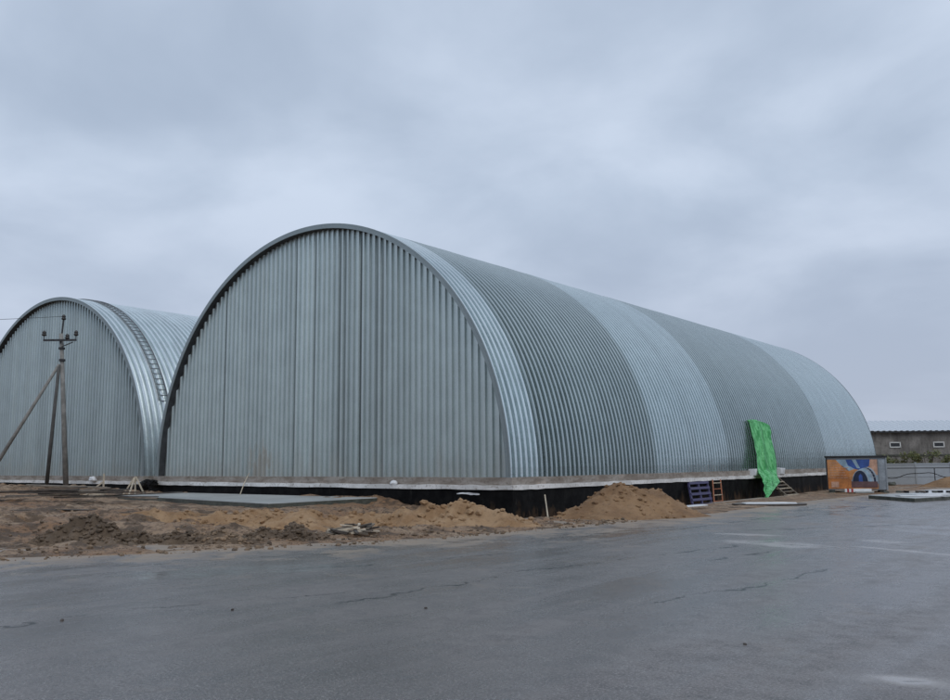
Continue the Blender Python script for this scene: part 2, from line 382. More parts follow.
c = t.mix(t.mr(t.noise(v, 3, 5), .35, .7, 0, 1), (.0035, .0035, .004), (.011, .011, .011)); c = t.mix(t.mr(zz, -.45, .12, .6, 0), c, (.10, .062, .036)); c = t.mix(t.mr(t.noise(t.coord((2.5, 2.5, .3)), 2.0, 5, .7), .62, .75, 0, .35), c, (.09, .085, .08))
t.bump(t.noise(v, 9, 4), .6, .02); t.b.inputs['Specular IOR Level'].default_value = .08; M_found = t.set(Base_Color=c, Roughness=.55)
t = NT('stained_plinth'); v = t.coord(); a1 = t.noise(t.coord((.8, .8, 3)), 1.2, 6, .65, .5); a2 = t.noise(v, 7, 5, .7)
c = t.mix(t.mr(a1, .35, .65, 0, 1), (.19, .155, .125), (.33, .295, .26)); c = t.mix(t.mr(a2, .5, .72, 0, .7), c, (.10, .075, .058)); c = t.mix(t.mr(t.noise(v, .9, 3), .6, .7, 0, .5), c, (.42, .34, .28))
t.bump(a2, .5, .02); M_plinth = t.set(Base_Color=c, Roughness=.85)
t = NT('pale_ledge_concrete'); v = t.coord(); a1 = t.noise(v, .8, 6, .65); a2 = t.noise(v, 9, 5, .7)
c = t.mix(t.mr(a1, .38, .62, 0, 1), (.58, .57, .55), (.80, .79, .77)); c = t.mix(t.mr(a2, .52, .7, 0, .75), c, (.24, .21, .18)); c = t.mix(t.mr(t.noise(t.coord((.9, .9, 4)), 1.7, 4), .60, .72, 0, .7), c, (.30, .25, .20))
t.bump(a2, .5, .02); M_ledge = t.set(Base_Color=c, Roughness=.8)
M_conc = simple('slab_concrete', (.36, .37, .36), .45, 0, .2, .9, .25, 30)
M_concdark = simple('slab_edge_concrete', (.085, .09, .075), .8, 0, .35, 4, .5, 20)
M_sand = None
def sandmat(name, a, b, d, wet=.8):
    t = NT(name); v = t.coord(); f1 = t.noise(v, 1.3, 5, .6, .4); f2 = t.noise(v, 8, 5, .7); f3 = t.noise(v, 50, 3, .7)
    c = t.mix(t.mr(f1, .36, .64, 0, 1), a, b); c = t.mix(t.mr(f2, .5, .75, 0, .65), c, d); c = t.mix(t.mr(f3, .55, .8, 0, .4), c, tuple(min(1, x * 1.6) for x in b))
    t.bump(t.math('ADD', f2, t.math('MULTIPLY', f3, .4)), .75, .07); return t.set(Base_Color=c, Roughness=wet)
M_sand = sandmat('brown_sand', (.20, .112, .052), (.30, .18, .09), (.105, .057, .028))
M_sandtan = sandmat('tan_sand', (.29, .170, .082), (.40, .26, .145), (.14, .08, .04))
M_rubble = sandmat('dark_rubble', (.098, .066, .040), (.18, .128, .085), (.038, .026, .016))
M_rocks = simple('rubble_lumps', (.19, .132, .085), .85, 0, .6, 3, .4, 30)
M_wood = simple('weathered_wood', (.19, .155, .12), .75, 0, .4, 5, .4, 30, (1, 1, 1))
M_woodpale = simple('pale_wood', (.50, .43, .33), .7, 0, .25, 5, .3, 30)
M_wooddark = simple('wet_dark_wood', (.075, .060, .048), .55, 0, .5, 4, .4, 25)
M_ladder = simple('old_grey_steel', (.17, .18, .19), .5, .3, .3, 8, .2, 40)
M_soffit_shade = simple('soffit_shade', (.05, .055, .06), .7, 0, .3, 4, .2, 20)  # near-black colour standing in for the shade under the roof overhang
M_steel = simple('dark_steel', (.045, .045, .048), .5, .3, .3, 8, .2, 40)
M_polec = simple('pole_concrete', (.25, .245, .23), .85, 0, .3, 3, .5, 25)
M_poled = simple('strut_dark', (.10, .10, .097), .8, 0, .3, 3, .5, 25)
M_white = simple('white_sheet', (.70, .71, .72), .55, 0, .1, 3, .15, 25)
M_ceramic = simple('insulator_dark', (.03, .025, .022), .3, 0, .2, 3, .1, 10)

# ------------------------------------------------------------------ hangars
R = 10.0; BZ = 1.145
def prof(y0, y1, per, dep, ridge=.36, slope=.12, phase=0.):
    """trapezoid wave: list of (coordinate, offset 0..dep)"""
    pts = []; k = math.floor((y0 - phase) / per) - 1
    val = 1 - ridge - 2 * slope
    while phase + k * per < y1 + per:
        b = phase + k * per
        pts += [(b, 0), (b + val * per, 0), (b + (val + slope) * per, dep), (b + (val + slope + ridge) * per, dep)]
        k += 1
    out = [(y0, float(np.interp(y0, [p[0] for p in pts], [p[1] for p in pts])))]
    out += [p for p in pts if y0 + 1e-4 < p[0] < y1 - 1e-4]
    out.append((y1, float(np.interp(y1, [p[0] for p in pts], [p[1] for p in pts]))))
    return out
def roof_section(y0, y1, mat, parent, per=.3, seg=96, tv=.035, seed=1, dep=.145):
    r_ = random.Random(seed); pr = prof(y0, y1, per, dep, ridge=.40, slope=.10, phase=-.60 * per)
    th = np.linspace(0, PI, seg + 1); rows = []; tones = []; pt = {}
    for (y, o) in pr:
        rad = R - dep + o
        # slight oil-canning of the thin steel
        wob = .010 * fbm(th * 5 + 3, np.full_like(th, y * .9), 2, seed)
        rows.append(np.stack([-R + (rad + wob) * np.cos(th), np.full_like(th, y), BZ + np.abs((rad + wob) * np.sin(th))], -1))
    for i in range(len(pr) - 1):
        k = math.floor((pr[i][0] + pr[i + 1][0]) / 2 / (per * 2))
        if k not in pt: pt[k] = 1 + r_.uniform(-tv, tv)
        tones.append(pt[k])
    mb = MB(); mb.grid(np.array(rows), 0, tones)
    return mb.build('roof_section', mat, parent)
def gable(yg, outward, mat, parent, tones_fn, per=.2875):
    pr = prof(-2 * R + .157, -.157, per, .075, ridge=.30, slope=.11)
    mb = MB(); lo = []; hi = []
    for (x, o) in pr:
        zt = BZ + math.sqrt(max(0, (R - .156) ** 2 - (x + R) ** 2))
        lo.append((x, yg + outward * (o - .05), BZ - .01)); hi.append((x, yg + outward * (o - .05), zt))
    for i in range(len(pr) - 1):
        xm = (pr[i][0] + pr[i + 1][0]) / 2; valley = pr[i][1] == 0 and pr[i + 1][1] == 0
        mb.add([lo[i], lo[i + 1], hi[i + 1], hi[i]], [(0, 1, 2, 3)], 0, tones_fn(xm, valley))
    return mb.build('gable_wall', mat, parent)
def ledge_ring(off, z0, z1, Lh, mat, name, parent, jit=0., seg=.5, seed=5):
    """rectangular ring block round the footprint with a slightly uneven face"""
    x0, x1, y0, y1 = -2 * R - off, off, -off, Lh + off
    P = []
    def run(a, b):
        n = max(2, int(math.dist(a, b) / seg)); return [(a[0] + (b[0] - a[0]) * i / n, a[1] + (b[1] - a[1]) * i / n) for i in range(n)]
    P = run((x0, y0), (x1, y0)) + run((x1, y0), (x1, y1)) + run((x1, y1), (x0, y1)) + run((x0, y1), (x0, y0))
    rr = random.Random(seed); n = len(P); cx, cy = -R, Lh / 2
    vs = []
    for (x, y) in P:
        j = rr.uniform(-jit, jit); jx = j if abs(x - cx) > R - .01 + off * .5 else 0; jy = j if abs(y - cy) > Lh / 2 else 0
        za = rr.uniform(-jit, jit) * .6; zb = rr.uniform(-jit, jit) * .6
        xo = x + (jx if x > cx else -jx) * (1 if x in (x0, x1) else 0); yo = y + (j if y > cy else -j) * (1 if y in (y0, y1) else 0)
        vs += [(xo, yo, z0 + za), (xo, yo, z1 + zb)]
    ins = 1.2
    for (x, y) in P:
        vs.append((min(max(x, x0 + ins), x1 - ins), min(max(y, y0 + ins), y1 - ins), z1))
    fs = []
    for i in range(n):
        k = (i + 1) % n
        fs.append((2 * i, 2 * k, 2 * k + 1, 2 * i + 1)); fs.append((2 * i + 1, 2 * k + 1, 2 * n + k, 2 * n + i))
    mb = MB(); mb.add(vs, fs); return mb.build(name, mat, parent)
def rim(y, w, parent, mat):
    th = np.linspace(0, PI, 97); rows = []
    for (rad, yy) in ((R - .05, y), (R + .006, y), (R + .006, y + w), (R - .05, y + w), (R - .05, y)):
        rows.append(np.stack([-R + rad * np.cos(th), np.full_like(th, yy), BZ + rad * np.sin(th)], -1))
    mb = MB(); mb.grid(np.array(rows)[::-1]); mb.build('roof_edge_trim', mat, parent)
    rows = []; s_ = 1 if y < 1 else -1; Lh_ = y
    for (rad, yy) in ((R - .182, y - .004), (R - .053, y - .004), (R - .053, y + w - .004), (R - .182, y + w - .004), (R - .182, y - .004)):
        rows.append(np.stack([-R + rad * np.cos(th), np.full_like(th, yy), BZ + rad * np.sin(th)], -1))
    mb = MB(); mb.grid(np.array(rows)[::-1]); mb.build('edge_closure', M_rim, parent); rows = []
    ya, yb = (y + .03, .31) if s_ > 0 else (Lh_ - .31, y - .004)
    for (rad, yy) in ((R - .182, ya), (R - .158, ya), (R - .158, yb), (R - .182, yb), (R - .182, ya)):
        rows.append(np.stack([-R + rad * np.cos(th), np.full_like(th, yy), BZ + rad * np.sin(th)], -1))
    mb = MB(); mb.grid(np.array(rows)[::-1]); return mb.build('soffit_shade_strip', M_soffit_shade, parent)  # added dark strip, paints the shade below the overhanging roof edge
def hangar(label, loc, sections, gmat, tfn, sx=1., sz=1.):
    r = thing('arched_hangar', label, 'hangar', loc)
    Lh = sections[-1][1]
    for i, (a, b, m, per) in enumerate(sections): roof_section(a, b, m, r, per, seed=i + 3)
    gable(.25, -1, gmat, r, tfn); gable(Lh - .25, 1, gmat, r, lambda x, v_: 1.)
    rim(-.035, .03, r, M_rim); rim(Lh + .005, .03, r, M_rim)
    ledge_ring(.12, .90, BZ + .005, Lh, M_plinth, 'plinth', r, .008, .6, 3)
    ledge_ring(.31, .76, .905, Lh, M_ledge, 'ledge', r, .022, .45, 4)
    ledge_ring(.24, -1.0, .77, Lh, M_found, 'foundation_wall', r, .02, .4, 8)
    r.scale = (sx, 1, sz); return r
tr = random.Random(11); ptone = {}
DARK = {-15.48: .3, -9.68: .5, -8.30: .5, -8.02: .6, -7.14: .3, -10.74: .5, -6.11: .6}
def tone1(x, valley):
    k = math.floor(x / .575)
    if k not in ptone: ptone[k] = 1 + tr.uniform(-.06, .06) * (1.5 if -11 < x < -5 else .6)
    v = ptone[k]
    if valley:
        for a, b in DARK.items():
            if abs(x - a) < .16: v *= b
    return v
LH = 46.1
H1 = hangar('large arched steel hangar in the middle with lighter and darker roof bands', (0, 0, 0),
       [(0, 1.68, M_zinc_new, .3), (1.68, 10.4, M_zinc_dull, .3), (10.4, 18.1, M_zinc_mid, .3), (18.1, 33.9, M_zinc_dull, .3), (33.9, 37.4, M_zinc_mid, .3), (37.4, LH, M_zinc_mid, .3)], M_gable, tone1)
ptone2 = {}
def tone2(x, valley):
    k = math.floor(x / .575)
    if k not in ptone2: ptone2[k] = 1 + tr.uniform(-.06, .06)
    return ptone2[k]
H2 = hangar('pale shiny arched steel hangar at the left edge, partly hidden behind the larger one', (-21.84, .51, 0), [(0, LH, M_zinc_pale, .32)], M_gable2, tone2, 1, .985)
# ladder laid over the neighbour's roof
mb = MB(); th = np.linspace(math.radians(22), math.radians(95), 60)
for yy in (1.08, 1.60):
    mb.tube([(-R + (R + .04) * math.cos(a), yy, BZ + (R + .04) * math.sin(a)) for a in th], .028, 6)
for a in np.arange(math.radians(22), math.radians(95), .032):
    p = [(-R + (R + .045) * math.cos(a), yy, BZ + (R + .045) * math.sin(a)) for yy in (1.08, 1.60)]; mb.tube(p, .022, 6)
mb.build('roof_ladder', M_ladder, H2)

# ------------------------------------------------------------------ utility pole
pb = (-25.35, -1.45)
pz = gz(*pb) - .1
up = thing('utility_pole', 'weathered concrete power pole with two slanting struts in front of the left hangar', 'utility pole', (pb[0], pb[1], pz))
def loc_(p): return Vector(p) - Vector((pb[0], pb[1], pz))
top = loc_((-24.93, -2.3, 8.0))
mb = MB(); mb.tube([(0, 0, 0), top * .5, top], [.125, .11, .09], 10); mb.build('pole', M_polec, up, True)
at = loc_((-25.02, -2.28, 6.5))
for (e_, m) in (((-26.41, -1.9), M_poled), ((-28.3, -4.2), M_polec)):
    b = loc_((e_[0], e_[1], gz(*e_) - .15)); mb = MB(); mb.tube([b, (b + at) / 2, at], [.095, .085, .07], 9); mb.build('strut', m, up, True)
for k, z_ in ((.83, 0), (.905, 0)):
    p = top * k; mb = MB(); mb.tube([p - Vector((0, 0, .05)), p + Vector((0, 0, .05))], .145, 12); mb.build('clamp_band', M_steel, up)
cr_ = top * .955; ax = Vector((.789, .614, 0)); ay = Vector((-.614, .789, 0))
mb = MB(); mb.beam(cr_ - ax * .80 - ay * .15, cr_ + ax * .78 - ay * .15, .09, .09); mb.beam(cr_ - ay * .15 + ax * .1 - Vector((0, 0, .32)), cr_ + ax * .62 - ay * .15 - Vector((0, 0, .1)), .04, .04)
for s_ in (-.78, .76): mb.beam(cr_ + ax * s_ - ay * .15, cr_ + ax * s_ - ay * .15 + Vector((0, 0, .24)), .03, .03)
mb.build('crossarm', M_steel, up)
mb = MB(); tp = top + Vector((0.06, .05, .72)); mb.tube([top - Vector((0, 0, .5)), tp], .045, 8); mb.build('top_pin', M_steel, up)
def insul(p):
    mb = MB(); prf = [(0, .05), (.03, .10), (.08, .115), (.11, .07), (.14, .095), (.20, .09), (.25, .05), (.27, .02)]
    mb.tube([p + Vector((0, 0, z)) for z, _ in prf], [r_ for _, r_ in prf], 12); mb.build('insulator', M_ceramic, up, True)
insul(tp - Vector((0, 0, .06)))
for s_ in (-.78, .76, .34): insul(cr_ + ax * s_ - ay * .15 + Vector((0, 0, .2 if s_ != .34 else .04)))
# the one wire that can be seen, running out of the frame
a0 = Vector(up.location) + tp + Vector((0, 0, .12)); b0 = a0 + Vector((-.789, -.614, 0)) * 34 + Vector((0, 0, .4))
mb = MB(); mb.tube([a0.lerp(b0, i / 24) - Vector((0, 0, .5 * 4 * (i / 24) * (1 - i / 24))) for i in range(25)], .011, 6)
tag(mb.build('overhead_wire', M_steel), 'thin overhead wire running left from the top of the power pole', 'wire')

# ------------------------------------------------------------------ concrete slab in front of the gable
sa_ = -.172; ca, sna = math.cos(sa_), math.sin(sa_)
def slabpt(u, v_): return (-5.0 + (-u) * ca * 1 + v_ * -sna * -1 * -1 * 0 + 0, 0)
SX, SY = Vector((-.985, .172, 0)), Vector((-.172, -.985, 0)) * -1
A_ = Vector((-5.1, -5.6, 0)); SY = Vector((-.05, .9987, 0))
pl = [A_, A_ + SX * 12.8, A_ + SX * 12.8 + SY * 3.05, A_ + SY * 5.0]
top_, bot = [], []
mb = MB()
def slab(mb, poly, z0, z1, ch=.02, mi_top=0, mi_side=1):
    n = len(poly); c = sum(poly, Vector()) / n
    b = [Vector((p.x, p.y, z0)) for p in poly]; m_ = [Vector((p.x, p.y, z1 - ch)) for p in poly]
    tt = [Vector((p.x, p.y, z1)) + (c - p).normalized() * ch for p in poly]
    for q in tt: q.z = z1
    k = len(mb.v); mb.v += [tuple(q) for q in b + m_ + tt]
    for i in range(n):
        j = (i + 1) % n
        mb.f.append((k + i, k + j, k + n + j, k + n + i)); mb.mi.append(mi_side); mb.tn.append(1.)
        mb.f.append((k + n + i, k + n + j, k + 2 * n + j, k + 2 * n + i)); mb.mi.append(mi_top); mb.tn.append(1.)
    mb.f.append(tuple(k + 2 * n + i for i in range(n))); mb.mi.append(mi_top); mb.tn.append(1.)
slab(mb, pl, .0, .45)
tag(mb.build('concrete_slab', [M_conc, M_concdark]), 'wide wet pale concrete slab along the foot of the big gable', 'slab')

# ------------------------------------------------------------------ heaps
def heap(name, label, cx, cy, rl, rw, ang, h, mat, peaks=(), rough=.06, seed=1, power=1.0, chunks=0, crange=(.03, .08), cmat=None, group=None, cat='heap'):
    nr, na = 34, 84; c_, s_ = math.cos(ang), math.sin(ang); mb = MB()
    rr = np.linspace(0, 1.12, nr)[:, None]; th = np.linspace(0, 2 * PI, na + 1)[None, :]
    wob = 1 + .22 * vnoise(np.cos(th) * 2 + 9, np.sin(th) * 2 + 9, seed) + .13 * vnoise(np.cos(th) * 5 + 9, np.sin(th) * 5 + 9, seed + 1)
    u = rr * np.cos(th) * rl * wob; v_ = rr * np.sin(th) * rw * wob
    X_ = cx + u * c_ - v_ * s_; Y_ = cy + u * s_ + v_ * c_
    base = ground_z(X_, Y_)
    shp = np.clip(1 - rr, -.2, 1) ** power * np.ones_like(th); shp = np.where(rr > 1, (1 - rr) * .9 + 0 * th, shp)
    hz = h * (shp - .05 * np.exp(-(rr / .12) ** 2))
    for (pu, pv, ph, pw) in peaks:
        hz = hz + ph * np.maximum(0, 1 - np.hypot(u - pu, v_ - pv) / pw)
    hz = hz + rough * np.clip(hz / h * 2.5, 0, 1) * (fbm(X_ * 1.6, Y_ * 1.6, 4, seed + 5) * 1.3 + .6 * fbm(X_ * 6, Y_ * 6, 3, seed + 8))
    Z_ = base * .6 + hz + np.minimum(0, hz) * .5 + .4 * base
    Z_ = np.where(rr > 1.02, np.minimum(Z_, base - .04), Z_)
    mb.grid(np.stack([X_ + 0 * Z_, Y_ + 0 * Z_, Z_], -1)); mb.v = [(x - cx, y - cy, z) for x, y, z in mb.v]
    o = mb.build(name, mat, None, True, (cx, cy, 0))
    tag(o, label, cat, group)
    if chunks:
        cb_ = MB(); rg = random.Random(seed)
        for _ in range(chunks):
            i = int(nr * .9 * rg.random() ** .6); j = rg.randrange(na); p = (X_[i, j] - cx, Y_[i, j] - cy, Z_[i, j] + .01); cb_.rock(p, rg.uniform(*crange))
        q = cb_.build('lumps', cmat or M_rocks, o); q['kind'] = 'stuff'
    return o
heap('sand_pile', 'tall brown pile of sand rising to the pale ledge on the right of the corner', 3.55, .75, 2.2, 2.0, AV, 1.0, M_sand, [(1.25, .3, .22, .8)], .12, 3, 1.02, 150, (.025, .09), M_sand)
heap('sand_heap', 'low tan heap of dug sand in front of the corner of the big hangar', 1.75, -5.35, 2.3, 1.25, AV, .50, M_sandtan, [(-.9, .2, .12, 1.0), (.9, .3, .15, .8)], .20, 12, .75, 160, (.03, .12), M_sandtan)
heap('sand_heap', 'long low ridge of tan sand between the concrete slab and the yard', -1.9, -8.1, 3.0, .95, AV, .15, M_sandtan, [], .17, 16, .7, 140, (.03, .11), M_sandtan)
heap('sand_heap', 'small brown sand heap at the right edge beyond the slab', 7.6, 36.4, 3.2, 2.0, AV, 1.05, M_sand, [], .05, 22, .95)
heap('rubble_heap', 'long dark heap of earth and rubble at the far left of the verge', -.9, -12.9, 1.9, .75, AV, .24, M_rubble, [(-.7, .0, .08, .6), (.7, 0, .1, .6)], .26, 31, .7, 420, (.02, .085), M_rubble)
heap('rubble_heap', 'pale grey heap of stony rubble in the middle of three heaps by the yard', .95, -11.6, .75, .5, AV, .17, M_rubble, [], .18, 37, .7, 300, (.02, .07))
heap('rubble_heap', 'dark rounded rubble heap nearest the stack of wood scraps', 1.5, -10.7, 1.05, .6, AV, .24, M_rubble, [(.4, 0, .06, .5)], .24, 43, .7, 320, (.02, .08), M_rubble)

# loose clods and gravel over the dirt
mb = MB(); rg = random.Random(5); cnt = 0
while cnt < 3600:
    x = rg.uniform(-20, 6); y = rg.uniform(-17, -1)
    dd = float(edist(np.array([x]), np.array([y]))[0])
    if dd < -.25 or dd > 9 or (dd > 3 and rg.random() < .6) or (x < -4.9 and y > -6.0): continue
    r_ = .012 + .055 * rg.random() ** 5
    z_ = max(gz(x, y), 0 if dd < .3 else -1)
    mb.rock((x, y, z_ + r_ * .3), r_); cnt += 1
tag(mb.build('gravel', M_rocks), 'loose clods and gravel scattered over the dug verge', 'gravel', kind='stuff')

# ------------------------------------------------------------------ planks, scraps
rg = random.Random(21)
AX = Vector((.789, .614, 0)); AY = Vector((-.614, .789, 0))
def lay(name, c, u, length, w_, h_, z, tilt, mat, **kw):
    d = Vector((math.cos(u), math.sin(u), tilt)).normalized() * length / 2
    c = Vector((c[0], c[1], z)); mb = MB(); mb.beam(-d, d, w_, h_, jit=.006)
    o = mb.build(name, mat, None, loc=c, bevel=.004); return tag(o, **kw)
for i in range(22):
    f = rg.random(); k = Vector((-13.0, -7.3, 0)) + AX * rg.uniform(-1.3, 1.4) + AY * rg.uniform(-1.7, 1.7)
    lay('plank', (k.x, k.y), math.radians(rg.uniform(22, 52)), rg.uniform(1.3, 3.4), rg.uniform(.12, .22), rg.uniform(.03, .06), gz(k.x, k.y) + .20 + .36 * rg.random(), rg.uniform(-.05, .05), rg.choice([M_wooddark, M_wooddark, M_wood]),
        label='dark wet plank in the loose pile of boards before the left hangar', cat='plank', group='loose pile of old planks')
for i in range(3):
    k = Vector((-7.5, -11.2, 0)) + AX * rg.uniform(-2, 2) + AY * rg.uniform(-1, 1)
    lay('board', (k.x, k.y), math.radians(rg.uniform(10, 60)), rg.uniform(.8, 1.6), .12, .03, gz(k.x, k.y) + .03, .0, M_wooddark, label='short dark board lying flat in the mud at the far left', cat='board', group='boards in the mud')
# stacked scraps
for i in range(34):
    k = Vector((2.0, -9.0, 0)) + AX * rg.uniform(-.62, .55) + AY * rg.uniform(-.35, .35)
    hz = .22 * (1 - abs((k - Vector((2.0, -9.0, 0))).dot(AX)) / .8)
    o = lay('wood_scrap', (k.x, k.y), math.radians(rg.uniform(15, 60) + (90 if rg.random() < .2 else 0)), rg.uniform(.18, .55), rg.uniform(.05, .12), rg.uniform(.02, .05), gz(k.x, k.y) + .02 + hz * rg.random(), rg.uniform(-.25, .25), rg.choice([M_wooddark, M_wood, M_woodpale, M_wooddark, M_rubble]),
        label='broken bit of wood in the scrap stack between dark rubble and tan sand', cat='wood scrap', group='stack of broken wood scraps')

# ------------------------------------------------------------------ trestles, stakes, stick
def trestle(label, x, y, kind):
    z = gz(x, y) + .02; r = thing('wooden_stake_frame', label, 'stakes', (x, y, z), group='wooden stake frames')
    if kind == 0:
        legs = [((-.42, 0, 0), (-.02, 0, .62)), ((.04, .0, 0), (.02, 0, .66)), ((.40, .0, 0), (.05, 0, .64)), ((-.05, -.4, 0), (0, -.02, .6))]
    else:
        legs = [((.10, 0, 0), (.10, 0, .74)), ((-.55, -.05, 0), (.08, 0, .46)), ((-.62, 0, .03), (.15, 0, .06))]
    for a, b in legs:
        a = AX * a[0] + AY * a[1] + Vector((0, 0, a[2])); b = AX * b[0] + AY * b[1] + Vector((0, 0, b[2]))
        mb = MB(); mb.beam(a, b, .05, .045); mb.build('stake', M_woodpale, r)
    r.scale = (1.15, 1.15, 1.25); return r
trestle('pale wooden tripod of stakes below the gap between the two hangars', -17.9, -2.35, 0)
trestle('pale stake with a slanting brace to the left of the tripod of stakes', -18.9, -3.3, 1)
mb = MB(); mb.tube([(0, 0, 0), (-.35, .45, .42), (-.70, .96, .84)], [.022, .02, .018], 6)
o = mb.build('leaning_stick', M_woodpale, None, loc=(-12.58, -.96, .45)); tag(o, 'thin pale stick leaning against the ledge of the big gable', 'stick')
# bag, scraps and dark coil on the ledge
def blob(name, loc, sx, sy, sz, mat, seed, **kw):
    mb = MB(); nu, nv = 14, 20; P = np.zeros((nu, nv + 1, 3))
    for i in range(nu):
        a = PI * i / (nu - 1)
        for j in range(nv + 1):
            b = 2 * PI * (j % nv) / nv; q = np.array([math.sin(a) * math.cos(b), math.sin(a) * math.sin(b), math.cos(a)])
            k = 1 + .6 * float(fbm(np.array([q[0] * 1.7 + seed]), np.array([q[1] * 1.7 + q[2] * 1.3]), 3, seed)[0])
            P[i, j] = q * k * (sx, sy, sz)
            if P[i, j, 2] < -sz * .5: P[i, j, 2] = -sz * .5
    mb.grid(P); o = mb.build(name, mat, None, True, loc); return tag(o, **kw)
blob('plastic_bag', (-25.75, .06, .955),   .30, .14, .15, M_white, 3, label='crumpled white bag on the ledge of the left hangar', cat='bag')
blob('plaster_lump', (-4.93, -.24, .94), .17, .10, .09, M_white, 5, label='small white lump on the ledge under the middle of the big gable', cat='lump')
mb = MB(); 
P = np.zeros((9, 3, 3))
for i in range(9):
    for j in range(3): P[i, j] = (i * .12, -.03 * random.random() - .01, (j - 1) * (.03 if 0 < i < 8 else .012) + .012 * random.uniform(-1, 1) + .012 * math.sin(i * .6))
mb.grid(P); o = mb.build('membrane_scrap', M_white, None, loc=(-2.0, -.27, .62)); sdm = o.modifiers.new('s', 'SOLIDIFY'); sdm.thickness = .008
tag(o, 'torn white strip stuck on the black foundation near the corner', 'scrap')
blob('plastic_bag', (-27.6, -4.9, gz(-27.6, -4.9) + .06), .45, .25, .10, M_white, 9, label='flat white sheet of plastic lying on the ground at the left edge', cat='plastic sheet')
mb = MB(); rg = random.Random(4)
for k in range(7):
    ph = rg.uniform(0, 6); pts = [(.5 * math.cos(ph + a * .5) * rg.uniform(.8, 1.1), .26 * math.sin(ph + a * .5 * rg.uniform(.95, 1.05)), .12 + .18 * rg.random() + .10 * math.sin(a * .9 + k)) for a in range(15)]
    mb.tube(pts, .035, 6)
o = mb.build('cable_tangle', M_bitumen, None, loc=(-19.6, -.62, .62)); tag(o, 'tangle of black cable hung over the ledge between the hangars', 'cable')

# ------------------------------------------------------------------ shovel
sh = thing('shovel', 'old shovel standing in the dark pit at the hangar corner', 'shovel', (1.45, -.05, gz(1.45, -.05)))
tl = Vector((-1.12, 1.5, .93))
mb = MB(); mb.tube([Vector((0, 0, .14)), tl], .024, 8); mb.build('handle', M_woodpale, sh)
mb = MB(); P = np.zeros((7, 5, 3)); dn_ = tl.normalized(); sd2 = Vector((.8, .6, 0)); nn = dn_.cross(sd2).normalized()
for i in range(7):
    f = i / 6; wv = .13 * (1 - .75 * max(0, (f - .5) * 2) ** 2)
    for j in range(5):
        s_ = (j - 2) / 2; P[i, j] = dn_ * (.26 - f * .36) + sd2 * s_ * wv + nn * (.03 * s_ * s_ - .02)
mb.grid(P); o = mb.build('blade', M_steel, sh, True); q = o.modifiers.new('s', 'SOLIDIFY'); q.thickness = .006
for (x, y, r_, lb) in ((1.55, -.55, .17, 'pale chunk of concrete at the foot of the shovel'), (1.85, .0, .15, 'darker chunk of concrete right of the shovel blade')):
    mb = MB(); mb.rock((0, 0, 0), r_); mb.rock((.12, .1, -.03), r_ * .6); o = mb.build('concrete_chunk', M_conc, None, loc=(x, y, gz(x, y) + .05)); tag(o, lb, 'rubble')

# ------------------------------------------------------------------ ladder, pallet, board, sheet
M_orange = simple('orange_wood', (.34, .125, .06), .6, 0, .2, 5, .2, 30)
M_violet = simple('violet_paint', (.055, .05, .12), .55, 0, .25, 4, .2, 30)
f0, f1, t0, t1 = Vector((.9, 14.0, -.25)), Vector((.9, 14.95, -.25)), Vector((.36, 15.2, .78)), Vector((.36, 16.1, .78))
ld = thing('ladder', 'short orange ladder leaning on the black foundation beside the violet pallet', 'ladder', f0)
for a, b in ((f0, t0), (f1, t1)):
    mb = MB(); mb.beam(a - f0, b - f0, .07, .04, (1, 0, 0)); mb.build('rail', M_orange, ld)
for i in range(4):
    k = .12 + i * .25; mb = MB(); mb.beam(f0.lerp(t0, k) - f0, f1.lerp(t1, k) - f0, .05, .035); mb.build('rung', M_woodpale if i % 2 else M_orange, ld)
f0, f1, t0, t1 = Vector((.85, 11.95, -.25)), Vector((.85, 14.0, -.25)), Vector((.34, 12.7, .72)), Vector((.34, 14.75, .72))
pa = thing('pallet', 'violet painted pallet frame leaning on the black foundation left of the ladder', 'pallet', f0)
def pq(u, v_): return f0.lerp(f1, u).lerp(t0.lerp(t1, u), v_) - f0
for v_ in (.03, .26, .5, .74, .97): mb = MB(); mb.beam(pq(0, v_), pq(1, v_), .11, .022, (1, 0, .3)); mb.build('slat', M_violet, pa)
for u in (.02, .5, .98): mb = MB(); o_ = Vector((-.05, 0, -.02)); mb.beam(pq(u, 0) + o_, pq(u, 1) + o_, .09, .07, (1, 0, .3)); mb.build('bearer', M_violet, pa)
z = gz(2.9, 5.3)
lay('white_board', (3.55, 5.15), math.radians(48), 1.5, .5, .03, gz(3.55, 5.15) + .10, .06, M_white, label='pale board lying on the ground at the foot of the tall sand pile', cat='board')
zs = 0.03
mb = MB(); n = 28
ring = [(1.35 * math.cos(2 * PI * i / n) * (1 + .04 * math.sin(3 * i)), .8 * math.sin(2 * PI * i / n)) for i in range(n)]
mb.prism(ring, -.02, .025); fs_ = thing('insulation_sheet', 'white sheet on a dark board lying on the yard below the green tarpaulin', 'sheet', (4.95, 9.5, zs), math.radians(38))
mb.build('dark_board', M_wooddark, fs_, bevel=.01)
mb = MB(); mb.prism([(-1.02, -.42), (-.3, -.55), (.85, -.45), (1.0, .1), (.7, .5), (-.5, .55), (-1.0, .25)], .028, .055); mb.build('sheet', M_white, fs_, bevel=.01)

